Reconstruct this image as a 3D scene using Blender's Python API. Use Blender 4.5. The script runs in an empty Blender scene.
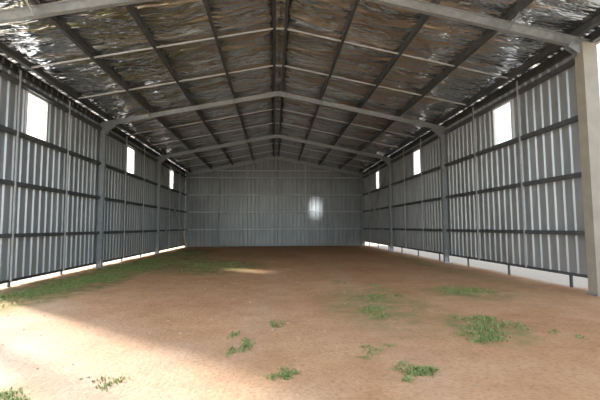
import bpy, bmesh, random
from math import *
from mathutils import Vector, Matrix, noise
random.seed(7)
HW=5.8; H=4.69; RI=1.15; FR=[6.42,12.42,18.35,24.5]; YB=24.5; Y0=5.2; YL=7.87
SL=RI/HW
def roofz(x): return H+RI*(1-abs(x)/HW)

# ------------------------------------------------------------ materials
def newmat(name):
    m=bpy.data.materials.new(name); m.use_nodes=True
    nt=m.node_tree; b=nt.nodes['Principled BSDF']
    return m,nt,b
def N(nt,t,**k):
    n=nt.nodes.new(t)
    for a,v in k.items(): setattr(n,a,v)
    return n
def ramp(nt,fac,stops):
    r=N(nt,'ShaderNodeValToRGB'); e=r.color_ramp.elements
    while len(e)<len(stops): e.new(.5)
    for i,(p,c) in enumerate(stops):
        e[i].position=p; e[i].color=(*c,1)
    nt.links.new(fac,r.inputs[0]); return r.outputs[0]
def coords(nt,scale=(1,1,1)):
    g=N(nt,'ShaderNodeNewGeometry'); m=N(nt,'ShaderNodeMapping'); m.inputs['Scale'].default_value=scale
    nt.links.new(g.outputs['Position'],m.inputs['Vector']); return m.outputs[0]
def noi(nt,vec,sc,det=4,rough=.55,dist=0):
    n=N(nt,'ShaderNodeTexNoise'); n.inputs['Scale'].default_value=sc; n.inputs['Detail'].default_value=det
    n.inputs['Distortion'].default_value=dist
    n.inputs['Roughness'].default_value=rough; nt.links.new(vec,n.inputs['Vector']); return n.outputs['Fac']
def bump(nt,b,h,st,dist=.02):
    n=N(nt,'ShaderNodeBump'); n.inputs['Strength'].default_value=st; n.inputs['Distance'].default_value=dist
    nt.links.new(h,n.inputs['Height']); nt.links.new(n.outputs[0],b.inputs['Normal'])
def steel(name,c0,c1,metal,rough,sc=3,stretch=(1,1,1)):
    m,nt,b=newmat(name)
    f=noi(nt,coords(nt,stretch),sc,5)
    nt.links.new(ramp(nt,f,[(.3,c0),(.7,c1)]),b.inputs['Base Color'])
    b.inputs['Metallic'].default_value=metal; b.inputs['Roughness'].default_value=rough
    return m
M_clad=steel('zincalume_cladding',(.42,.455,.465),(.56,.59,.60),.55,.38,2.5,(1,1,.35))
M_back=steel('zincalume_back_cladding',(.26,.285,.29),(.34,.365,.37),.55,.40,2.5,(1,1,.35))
M_gal=steel('galvanised_steel',(.29,.315,.325),(.39,.42,.43),.5,.42,9)
M_brid=steel('galvanised_bridging',(.50,.52,.53),(.63,.65,.66),.4,.45,9)
M_dark=steel('girt_shade_steel',(.09,.10,.105),(.15,.16,.165),.4,.5,6)  # galvanised girts darkened in base colour for their shaded side
M_purl=steel('purlin_shade_steel',(.08,.087,.09),(.13,.138,.14),.5,.45,6)  # dark base colour stands in for shade under the purlins
M_beige=steel('beige_tint_steel',(.30,.27,.215),(.37,.335,.265),0,.5,4)  # warm bounce light tinted into the right front column; trim shares it
M_white=steel('white_window_frame',(.75,.76,.76),(.82,.82,.82),0,.4,5)
M_roof=steel('roof_sheet',(.45,.47,.48),(.55,.57,.58),.6,.4,2)
# foil
M_foil,nt,b=newmat('reflective_foil_insulation')
f=noi(nt,coords(nt,(1,1.6,1)),.9,5,.6)
nt.links.new(ramp(nt,f,[(.3,(.68,.72,.75)),(.72,(.90,.95,.98))]),b.inputs['Base Color'])
b.inputs['Metallic'].default_value=1
rg=ramp(nt,noi(nt,coords(nt,(1,2.0,1)),1.3,4),[(.35,(.04,)*3),(.7,(.12,)*3)]); nt.links.new(rg,b.inputs['Roughness'])
h1=noi(nt,coords(nt,(.6,1.8,.6)),1.1,3,.45,.6)
h2=noi(nt,coords(nt,(.8,2.8,.8)),3.0,2,.4,1.6)
ad=N(nt,'ShaderNodeMath',operation='ADD'); nt.links.new(h1,ad.inputs[0])
mu=N(nt,'ShaderNodeMath',operation='MULTIPLY'); mu.inputs[1].default_value=.14; nt.links.new(h2,mu.inputs[0]); nt.links.new(mu.outputs[0],ad.inputs[1])
bump(nt,b,ad.outputs[0],1.0,.24)
# soil
M_soil,nt,b=newmat('red_sandy_soil')
v=coords(nt)
big=noi(nt,v,.35,4); mid=noi(nt,v,2.3,7,.65); fine=noi(nt,v,26,5,.65)
c1=ramp(nt,mid,[(.3,(.40,.205,.10)),(.5,(.54,.30,.155)),(.70,(.63,.39,.225))])
c2=ramp(nt,big,[(.35,(.48,.26,.125)),(.65,(.62,.40,.235))])
mx=N(nt,'ShaderNodeMix',data_type='RGBA'); mx.inputs[0].default_value=.5
nt.links.new(c1,mx.inputs[6]); nt.links.new(c2,mx.inputs[7])
c3=ramp(nt,fine,[(.32,(.76,.76,.76)),(.52,(1,1,1)),(.75,(1.08,1.07,1.06))])
m2=N(nt,'ShaderNodeMix',data_type='RGBA',blend_type='MULTIPLY'); m2.inputs[0].default_value=1
nt.links.new(mx.outputs[2],m2.inputs[6]); nt.links.new(c3,m2.inputs[7])
at=N(nt,'ShaderNodeAttribute'); at.attribute_name='moss'
g1=noi(nt,v,3.5,6,.7)
mm=N(nt,'ShaderNodeMath',operation='MULTIPLY'); nt.links.new(at.outputs['Fac'],mm.inputs[0])
gr=ramp(nt,g1,[(.38,(0,0,0)),(.58,(1,1,1))]); nt.links.new(gr,mm.inputs[1])
m3=N(nt,'ShaderNodeMix',data_type='RGBA'); nt.links.new(mm.outputs[0],m3.inputs[0])
nt.links.new(m2.outputs[2],m3.inputs[6]); m3.inputs[7].default_value=(.20,.22,.08,1)
pa=N(nt,'ShaderNodeAttribute'); pa.attribute_name='pale'
m4=N(nt,'ShaderNodeMix',data_type='RGBA'); nt.links.new(pa.outputs['Fac'],m4.inputs[0])
nt.links.new(m3.outputs[2],m4.inputs[6])
pc=ramp(nt,fine,[(.3,(.54,.45,.35)),(.6,(.66,.57,.46))]); nt.links.new(pc,m4.inputs[7])
nt.links.new(m4.outputs[2],b.inputs['Base Color']); b.inputs['Roughness'].default_value=.95
b.inputs['Specular IOR Level'].default_value=.15
hb=N(nt,'ShaderNodeMath',operation='ADD'); hm=N(nt,'ShaderNodeMath',operation='MULTIPLY'); hm.inputs[1].default_value=2.5
nt.links.new(mid,hm.inputs[0]); nt.links.new(hm.outputs[0],hb.inputs[0]); nt.links.new(fine,hb.inputs[1])
bump(nt,b,hb.outputs[0],.6,.025)
# grass
M_grass,nt,b=newmat('grass_blades')
f=noi(nt,coords(nt),14,3)
nt.links.new(ramp(nt,f,[(.3,(.14,.20,.05)),(.55,(.27,.34,.11)),(.8,(.44,.45,.19))]),b.inputs['Base Color'])
b.inputs['Roughness'].default_value=.7
M_stone=steel('pebble_stone',(.35,.25,.17),(.62,.5,.38),0,.9,5)
def pane(name,lo,hi):
    m,nt,b=newmat(name)
    nt.nodes.remove(b); out=nt.nodes['Material Output']
    tl=N(nt,'ShaderNodeBsdfTranslucent'); tl.inputs[0].default_value=(.95,.96,.97,1)
    tp=N(nt,'ShaderNodeBsdfTransparent'); ms=N(nt,'ShaderNodeMixShader')
    f=noi(nt,coords(nt),6,3); rr=ramp(nt,f,[(0,(lo,)*3),(1,(hi,)*3)]); nt.links.new(rr,ms.inputs[0])
    nt.links.new(tl.outputs[0],ms.inputs[2]); nt.links.new(tp.outputs[0],ms.inputs[1]); nt.links.new(ms.outputs[0],out.inputs[0]); return m
M_pane=pane('frosted_window_pane',.88,.98)
M_pane2=pane('clear_window_pane',.1,.25)

# ------------------------------------------------------------ mesh helper
class MB:
    def __init__(s): s.v=[];s.f=[];s.m=[]
    def face(s,pts,mi=0):
        n=len(s.v); s.v+= [tuple(p) for p in pts]; s.f.append(tuple(range(n,n+len(pts)))); s.m.append(mi)
    def prof(s,p0,p1,prof,up=(0,0,1),mi=0):
        p0=Vector(p0);p1=Vector(p1); d=(p1-p0).normalized(); up=Vector(up)
        x=d.cross(up).normalized(); y=x.cross(d).normalized()
        n=len(s.v);k=len(prof)
        for p in (p0,p1):
            for a,b_ in prof: s.v.append(tuple(p+x*a+y*b_))
        for i in range(k):
            j=(i+1)%k; s.f.append((n+i,n+j,n+k+j,n+k+i)); s.m.append(mi)
        s.f.append(tuple(n+i for i in range(k))[::-1]); s.m.append(mi)
        s.f.append(tuple(n+k+i for i in range(k))); s.m.append(mi)
    def box(s,a,b_,mi=0):
        x0,y0,z0=a;x1,y1,z1=b_
        s.prof((x0,(y0+y1)/2,(z0+z1)/2),(x1,(y0+y1)/2,(z0+z1)/2),rect(abs(y1-y0),abs(z1-z0)),(0,0,1),mi)
    def obj(s,name,mats,smooth=False,parent=None):
        me=bpy.data.meshes.new(name); me.from_pydata(s.v,[],s.f); me.update()
        for m in mats: me.materials.append(m)
        for p,mi in zip(me.polygons,s.m): p.material_index=mi; p.use_smooth=smooth
        o=bpy.data.objects.new(name,me); bpy.context.collection.objects.link(o); o.parent=parent; return o
def rect(w,h): return [(-w/2,-h/2),(w/2,-h/2),(w/2,h/2),(-w/2,h/2)]
def csec(w,h,t=.006,lip=.02,flip=1):
    P=[(0,-h/2),(w,-h/2),(w,-h/2+lip),(w-t,-h/2+lip),(w-t,-h/2+t),(t,-h/2+t),(t,h/2-t),(w-t,h/2-t),(w-t,h/2-lip),(w,h/2-lip),(w,h/2),(0,h/2)]
    P=[((a-w/2)*flip,b_) for a,b_ in P]
    return P if flip>0 else P[::-1]
def isec(w,h,t=.012,tw=.03):
    return [(-w/2,-h/2),(w/2,-h/2),(w/2,-h/2+t),(tw/2,-h/2+t),(tw/2,h/2-t),(w/2,h/2-t),(w/2,h/2),(-w/2,h/2),(-w/2,h/2-t),(-tw/2,h/2-t),(-tw/2,-h/2+t),(-w/2,-h/2+t)]
STEEL=bpy.data.objects.new('steel_shed_frame',None); bpy.context.collection.objects.link(STEEL)

# ------------------------------------------------------------ floor
xs=[-45,-30,-20,-14,-10,-8]+[-7+.14*i for i in range(101)]+[8,10,14,20,30,45]
ys=[-30,-18,-10,-5,-2]+[0+.15*i for i in range(171)]+[27,30,36,45,60,80]
patches=[(-2.0,12.3,2.0,2.6,.9),(-3.6,13.5,1.8,3.5,.9),(-4.6,8.8,1.1,3.6,1.7),(-4.7,12.5,.9,4,1.5),(-4.3,18.5,1.6,4,.8),(-1.5,17,3,3,.35),(1.5,6,1.1,2.0,.5),(3.5,6.9,1,1.0,.6),(2.4,4.5,.6,.8,.7),(-2.2,2.9,.5,.5,.6),(4.8,11,.5,5,.3)]
V=[];F=[];moss=[];pale=[]
for y in ys:
    for x in xs:
        z=0
        if -7<x<7.1 and 0<=y<25.5:
            z=.018*(noise.noise(Vector((x*.9,y*.9,0))))+.008*noise.noise(Vector((x*4,y*4,3)))
            z-=.01
        V.append((x,y,z))
        m=0
        for px,py,rx,ry,w in patches:
            m=max(m,w*max(0,1-((x-px)/rx)**2-((y-py)/ry)**2))
        moss.append(min(1,m*1.6))
        out=max(0,min(1,(abs(x)-5.75)*4))
        # pale outside soil; sunlit front-left floor painted paler; wheel tracks follow
        pl=max(out, max(0,min(1,(4.6-y+(-x-1.2)*1.0)*.35+.25*noise.noise(Vector((x*1.3,y*1.3,7)))))*.85)
        c=-.2+.9*sin(y*.16)
        for tx in(c-.85,c+.85):
            pl=max(pl,.16*exp(-((x-tx)/.25)**2)*(.6+.6*noise.noise(Vector((x*2,y*1.2,11)))))
        if abs(x)<5.75 : pl*=max(0,1-min(1,m*1.2))
        pale.append(max(0,min(1,pl)))
nx=len(xs)
for j in range(len(ys)-1):
    for i in range(nx-1):
        a=j*nx+i; F.append((a,a+1,a+nx+1,a+nx))
me=bpy.data.meshes.new('floor'); me.from_pydata(V,[],F); me.materials.append(M_soil)
for nm,d in(('moss',moss),('pale',pale)):
    at=me.attributes.new(nm,'FLOAT','POINT'); at.data.foreach_set('value',d)
for p in me.polygons: p.use_smooth=True
o=bpy.data.objects.new('floor',me); bpy.context.collection.objects.link(o)

# ------------------------------------------------------------ corrugated cladding
PITCH=.25
def ribpts(a,b_):
    pts=[]; t=a
    while t<b_-.001:
        for dt,o in((0,0),(.13,0),(.155,1),(.215,1),(.24,0)):
            if t+dt<b_: pts.append((t+dt,o))
        t+=PITCH
    pts.append((b_,0)); return pts
WZ=(3.35,4.38); WY=[9.22,15.1,21.0]; WW=.8
def wall_side(name,sx,y0,zb):
    mb=MB(); P=ribpts(y0,YB)
    cuts=sorted(set([c for w in WY for c in(w-WW/2,w+WW/2)]))
    for c in cuts:
        for i in range(len(P)-1):
            if P[i][0]<c<P[i+1][0]:
                f=(c-P[i][0])/(P[i+1][0]-P[i][0]); P.insert(i+1,(c,P[i][1]+f*(P[i+1][1]-P[i][1]))); break
    zs=[zb,WZ[0],WZ[1],H+.1]
    for (a,oa),(b_,ob) in zip(P[:-1],P[1:]):
        mid=(a+b_)/2; hole=any(abs(mid-w)<WW/2 for w in WY)
        for k in range(3):
            if hole and k==1: continue
            xa=sx*(HW+.025-.025*oa); xb=sx*(HW+.025-.025*ob)
            mb.face([(xa,a,zs[k]),(xb,b_,zs[k]),(xb,b_,zs[k+1]),(xa,a,zs[k+1])])
    return mb.obj(name,[M_clad])
wall_side('wall_left',-1,YL,.075)
wall_side('wall_right',1,FR[0],.22)
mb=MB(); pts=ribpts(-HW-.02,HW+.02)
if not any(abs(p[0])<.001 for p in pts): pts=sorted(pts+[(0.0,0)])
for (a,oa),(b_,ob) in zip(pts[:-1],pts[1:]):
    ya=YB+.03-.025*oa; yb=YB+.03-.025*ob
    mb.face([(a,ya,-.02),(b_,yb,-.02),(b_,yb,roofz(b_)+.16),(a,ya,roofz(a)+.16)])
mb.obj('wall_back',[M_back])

# ------------------------------------------------------------ windows
k=0
for sx in(-1,1):
    for w in WY:
        k+=1; mb=MB(); x0=sx*(HW+.03); x1=sx*(HW-.03); t=.035
        a,b_=w-WW/2,w+WW/2; z0,z1=WZ
        mb.box((x0,a,z0),(x1,b_,z0+t)); mb.box((x0,a,z1-t),(x1,b_,z1))
        mb.box((x0,a,z0+t),(x1,a+t,z1-t)); mb.box((x0,b_-t,z0+t),(x1,b_,z1-t))
        mb.face([(sx*HW,a+t,z0+t),(sx*HW,b_-t,z0+t),(sx*HW,b_-t,z1-t),(sx*HW,a+t,z1-t)],1)
        mb.obj('window_%d'%k,[M_white,M_pane2 if k==2 or sx>0 else M_pane])

# ------------------------------------------------------------ portal frames
PUR=[.14,1.47,2.83,4.18,5.5]
def frame(y,near=False):
    mb=MB(); cx=HW-.2
    for sx in(-1,1):
        mi=1 if (near and sx>0) else 0
        if near and sx>0:
            mb.prof((sx*(cx+.06),y,-.02),(sx*(cx+.06),y,H-.1),rect(.27,.2),(0,1,0),mi)
        else:
            mb.prof((sx*(cx+.06),y,-.02),(sx*(cx+.06),y,H-.1),isec(.10,.16),(1,0,0),0)
        mb.box((sx*(cx-.1),y-.12,-.02),(sx*(cx+.2),y+.12,.015),0)
        za=-.12; wd,dp=(.09,.18) if near else (.07,.15)
        mb.prof((sx*(HW-.02),y,roofz(HW-.02)+za),(0,y,H+RI+za),isec(wd,dp,.01,.02),(0,0,1),0)
        e=sx*(HW-.1)
        for dy in(-.05,.05):
            mb.prof((e,y+dy,H-.34),(e-sx*.38,y+dy,H-.1),rect(.01,.14),(0,0,1),0)
            mb.box((sx*(HW-.28),y+dy-.004,H-.4),(sx*(HW-.08),y+dy+.004,H-.1),0)
        mb.prof((0,y-.055,H+RI-.13),(sx*.4,y-.055,H+RI-.13-.4*SL),rect(.01,.17),(0,0,1),0)
        for s in PUR:
            z=roofz(s)-.03
            mb.box((sx*s-.004+.03,y-.06,z-.02),(sx*s+.004+.03,y+.06,z+.12),0)
        for s in(1.47,4.18):
            mb.prof((sx*s,y-.02,roofz(s)-.18),(sx*s,y-.42,roofz(s)+.02),rect(.03,.006),(0,0,1),0)
    return mb
for i,y in enumerate(FR[:3]): frame(y,i==0).obj('portal_frame',[M_gal,M_beige],parent=STEEL)
mb=MB(); y=YB-.12
for sx in(-1,1):
    mb.prof((sx*(HW-.12),y,-.02),(sx*(HW-.12),y,H-.05),isec(.14,.2),(1,0,0))
    mb.prof((sx*(HW-.02),y,roofz(HW)-.1),(0,y,H+RI-.1),csec(.09,.2),(0,0,1))
mb.obj('portal_frame',[M_gal],parent=STEEL)
mb=MB()
for x in(-3.77,0,3.77): mb.prof((x,YB-.17,-.02),(x,YB-.17,roofz(x)-.2),csec(.07,.12),(0,1,0))
mb.obj('end_mullions',[M_gal],parent=STEEL)
mb=MB(); mb.prof((-HW+.02,YL-.03,-.02),(-HW+.02,YL-.03,H-.02),csec(.08,.06),(1,0,0)); mb.obj('jamb_post',[M_gal],parent=STEEL)

# ------------------------------------------------------------ purlins
mb=MB()
for sx in(-1,1):
    for s in PUR:
        mb.prof((sx*s,Y0+.03,roofz(s)+.05),(sx*s,YB,roofz(s)+.05),csec(.065,.15,.004,.02,sx),(SL*sx,0,1))
    mb.prof((sx*(HW-.03),Y0+.03,H+.02),(sx*(HW-.03),YB,H+.02),csec(.07,.17,.004,.02),(0,0,1))
mb.obj('roof_purlins',[M_purl],parent=STEEL)
GZ=[1.08,2.2,3.3,4.43]
def thirds():
    L=[]
    for a,b_ in zip(FR[:-1],FR[1:]): L+=[a+(b_-a)/3,a+2*(b_-a)/3]
    return L
mb=MB()
for y in thirds():
    for sx in(-1,1):
        mb.prof((sx*.14,y,roofz(.14)+.0),(sx*5.5,y,roofz(5.5)+.0),rect(.028,.03),(0,0,1))
    mb.prof((-.14,y,roofz(.14)),(.14,y,roofz(.14)),rect(.028,.03))
mb.obj('purlin_bridging',[M_brid],parent=STEEL)
mb=MB()
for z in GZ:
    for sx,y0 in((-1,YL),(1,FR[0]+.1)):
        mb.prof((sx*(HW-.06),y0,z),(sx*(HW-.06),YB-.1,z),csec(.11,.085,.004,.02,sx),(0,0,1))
for z in GZ: mb.prof((-HW+.15,YB-.06,z),(HW-.15,YB-.06,z),csec(.11,.07,.004,.02),(0,0,1),1)
mb.prof((-4.6,YB-.06,4.88),(4.6,YB-.06,4.88),csec(.1,.06),(0,0,1),1)
for sx,y0,z in((-1,YL,.12),(1,FR[0]+.1,.26)):
    mb.prof((sx*(HW-.03),y0,z),(sx*(HW-.03),YB-.1,z),csec(.06,.05,.004,.01),(0,0,1))
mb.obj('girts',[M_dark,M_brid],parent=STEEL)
mb=MB()
for y in thirds():
    for sx in(-1,1):
        mb.prof((sx*(HW-.12),y,.26 if sx>0 else .12),(sx*(HW-.12),y,H),rect(.035,.025),(0,1,0))
for x in(-1.9,1.9): mb.prof((x,YB-.13,.05),(x,YB-.13,roofz(x)-.1),rect(.035,.02),(0,1,0))
mb.obj('girt_bridging',[M_brid],parent=STEEL)
mb=MB()
for sx in(-1,1):
    x=sx*(HW-.15); a,b_=FR[2]+.1,YB-.2
    mb.prof((x,a,.1),(x,b_,H-.2),rect(.008,.05),(1,0,0)); mb.prof((x+sx*.01,a,H-.2),(x+sx*.01,b_,.1),rect(.008,.05),(1,0,0))
mb.obj('cross_bracing',[M_brid],parent=STEEL)
mb=MB()
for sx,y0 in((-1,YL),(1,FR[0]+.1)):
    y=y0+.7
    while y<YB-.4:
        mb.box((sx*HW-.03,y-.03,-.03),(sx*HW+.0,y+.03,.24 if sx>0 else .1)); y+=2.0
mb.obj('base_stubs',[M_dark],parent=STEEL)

# ------------------------------------------------------------ foil ceiling + roof sheet
V=[];F=[]
P2=[0]+PUR+[HW+.12]
for sx in(-1,1):
    ss=[]
    for a,b_ in zip(P2[:-1],P2[1:]):
        q=max(2,int((b_-a)/.08)); ss+=[(a+(b_-a)*i/q,a,b_) for i in range(q)]
    ss.append((HW+.12,P2[-2],HW+.12)); ny=int((YB+.03-Y0)/.07)
    base=len(V)
    for j in range(ny+1):
        y=Y0+(YB+.03-Y0)*j/ny
        for s,a,b_ in ss:
            t=(s-a)/(b_-a); sag=4*t*(1-t)*(b_-a)/1.35
            w=.5+.5*noise.noise(Vector((sx*3,y*.7,a)))
            d=.05*sag*w+ sag*(.030*noise.noise(Vector((s*1.2+sx*9,y*1.7,a)))+.008*noise.noise(Vector((s*3+sx*9,y*5,5))))
            V.append((sx*s,y,roofz(s)+.135-d))
    m=len(ss)
    for j in range(ny):
        for i in range(m-1):
            q=base+j*m+i; f=(q,q+1,q+m+1,q+m)
            F.append(f if sx<0 else f[::-1])
me=bpy.data.meshes.new('ceiling'); me.from_pydata(V,[],F); me.materials.append(M_foil)
for p in me.polygons: p.use_smooth=True
o=bpy.data.objects.new('ceiling',me); bpy.context.collection.objects.link(o)
mb=MB(); pts=ribpts(Y0-.02,YB+.15)
for sx in(-1,1):
    for (a,oa),(b_,ob) in zip(pts[:-1],pts[1:]):
        za=.16+.03*oa; zb=.16+.03*ob; e=HW+.15
        mb.face([(0,a,roofz(0)+za),(0,b_,roofz(0)+zb),(sx*e,b_,roofz(e)+zb),(sx*e,a,roofz(e)+za)])
mb.obj('roof_sheeting',[M_roof])
mb=MB()
for sx in(-1,1):
    mb.prof((0,Y0,roofz(0)+.06),(sx*(HW+.15),Y0,roofz(HW+.15)+.06),rect(.02,.24),(0,0,1))
    mb.prof((sx*(HW+.18),Y0,H+.03),(sx*(HW+.18),YB+.1,H+.03),csec(.08,.1,.004,.0),(0,0,1))
mb.obj('trim_1',[M_beige])

# ------------------------------------------------------------ grass
def gz(x,y): return .018*(noise.noise(Vector((x*.9,y*.9,0))))+.008*noise.noise(Vector((x*4,y*4,3)))-.01
def tuft(x,y,rx,ry,n,h=.05):
    mb=MB()
    cl=[(random.gauss(0,.5),random.gauss(0,.5)) for _ in range(max(5,int(n/45)))]
    for _ in range(n):
        c=random.choice(cl); u=c[0]+random.gauss(0,.17); w=c[1]+random.gauss(0,.17)
        px=x+u*rx; py=y+w*ry
        if abs(px)>HW-.2: continue
        z=gz(px,py)-.004; a=random.uniform(0,2*pi); hh=h*random.uniform(.4,1.1); ln=random.uniform(.3,1.3)*hh; wd=random.uniform(.003,.007)
        dx,dy=cos(a),sin(a); q=(-dy*wd,dx*wd)
        mb.face([(px-q[0],py-q[1],z),(px+q[0],py+q[1],z),(px+dx*ln*.5+q[0]*.8,py+dy*ln*.5+q[1]*.8,z+hh*.75),(px+dx*ln*.5-q[0]*.8,py+dy*ln*.5-q[1]*.8,z+hh*.75)])
        mb.face([(px+dx*ln*.5-q[0]*.8,py+dy*ln*.5-q[1]*.8,z+hh*.75),(px+dx*ln*.5+q[0]*.8,py+dy*ln*.5+q[1]*.8,z+hh*.75),(px+dx*ln,py+dy*ln,z+hh*.9)])
    return mb.obj('grass_tuft',[M_grass])
for t in [(1.09,3.23,.2,.2,650,.032),(-.09,3.31,.14,.18,320,.028),(-.48,4.13,.14,.36,330,.035),(-.13,4.88,.16,.25,160,.03),
    (1.23,5.43,.35,.45,550,.035),(1.71,6.5,.4,.5,550,.035),(1.95,7.5,.4,.5,250,.03),(.86,3.87,.25,.22,200,.03),
    (2.28,4.13,.26,.3,700,.038),(2.51,4.81,.34,.45,700,.042),(3.5,6.95,.6,.6,800,.04),(3.14,4.15,.15,.2,90,.03),
    (-4.75,7.9,.5,1.0,2800,.06),(-4.5,9.6,.6,.9,3000,.06),(-4.5,11.5,.6,1.5,2600,.06),(-4.8,14.5,.5,2,1500,.06),(-2.1,12.2,1.0,1.3,1500,.05),(-3.5,13.6,.9,1.9,1300,.05),
    (-2.14,2.95,.25,.25,500,.03),(-1.38,3.25,.2,.2,120,.03),(-4.2,18.5,1,2.5,900,.05),(1.2,8.6,.3,.5,120,.03),(4.9,12,.2,3,400,.04)]:
    tuft(*t)
mb=MB()
for _ in range(420):
    x=random.uniform(-5,5); y=random.uniform(2,16); r=random.choice([.006,.008,.01,.013,.018])
    z=gz(x,y); k=6; top=[];bot=[]
    for i in range(k):
        a=2*pi*i/k+random.uniform(-.2,.2); q=r*random.uniform(.8,1.3)
        bot.append((x+q*cos(a),y+q*sin(a),z-.003)); top.append((x+q*.7*cos(a),y+q*.7*sin(a),z+r*.6))
    mb.face(top)
    for i in range(k): j=(i+1)%k; mb.face([bot[i],bot[j],top[j],top[i]])
mb.obj('gravel_pebbles',[M_stone])

# ------------------------------------------------------------ light
T=Vector((1.25,-1.06,-1)).normalized()
sd=bpy.data.lights.new('sun','SUN'); sd.energy=8.5; sd.angle=radians(4.0); sd.color=(1,.96,.9)
so=bpy.data.objects.new('sun',sd); so.rotation_euler=T.to_track_quat('-Z','Y').to_euler(); so.location=(-20,20,20); bpy.context.collection.objects.link(so)
w=bpy.data.worlds.new('sky'); bpy.context.scene.world=w; w.use_nodes=True; nt=w.node_tree
bg=nt.nodes['Background']; sk=nt.nodes.new('ShaderNodeTexSky'); sk.sky_type='NISHITA'; sk.sun_disc=False
sk.sun_elevation=radians(32); sk.sun_rotation=radians(-45); sk.dust_density=2; sk.air_density=1
hs=nt.nodes.new('ShaderNodeHueSaturation'); hs.inputs['Saturation'].default_value=.45
nt.links.new(sk.outputs[0],hs.inputs['Color']); nt.links.new(hs.outputs[0],bg.inputs[0]); bg.inputs[1].default_value=.54
for i,dz in enumerate((-.3,.0,.3)):  # added unseen spots that throw a glow onto the back wall
    sp=bpy.data.lights.new('wall_glow_spot','SPOT'); sp.energy=1900; sp.spot_size=radians(3.9); sp.spot_blend=1; sp.shadow_soft_size=.05
    spo=bpy.data.objects.new('wall_glow_spot',sp); spo.location=(4.6,6.9,3.2)
    spo.rotation_euler=(Vector((2.58,YB,2.42+dz))-spo.location).to_track_quat('-Z','Y').to_euler(); bpy.context.collection.objects.link(spo)

# ------------------------------------------------------------ camera
yaw,pitch,roll,f=.0693,.0707,-.0061,375.8
fw=Vector((sin(yaw)*cos(pitch),cos(yaw)*cos(pitch),sin(pitch))); r=Vector((cos(yaw),-sin(yaw),0)); u=r.cross(fw)
r2=r*cos(roll)+u*sin(roll); u2=-r*sin(roll)+u*cos(roll)
M=Matrix(((r2.x,u2.x,-fw.x,-.145),(r2.y,u2.y,-fw.y,0),(r2.z,u2.z,-fw.z,1.2341),(0,0,0,1)))
cd=bpy.data.cameras.new('camera'); cd.sensor_width=36; cd.lens=f/600*36; cd.clip_end=500
co=bpy.data.objects.new('camera',cd); co.matrix_world=M; bpy.context.collection.objects.link(co)
bpy.context.scene.camera=co
bpy.context.scene.view_settings.view_transform='Standard'
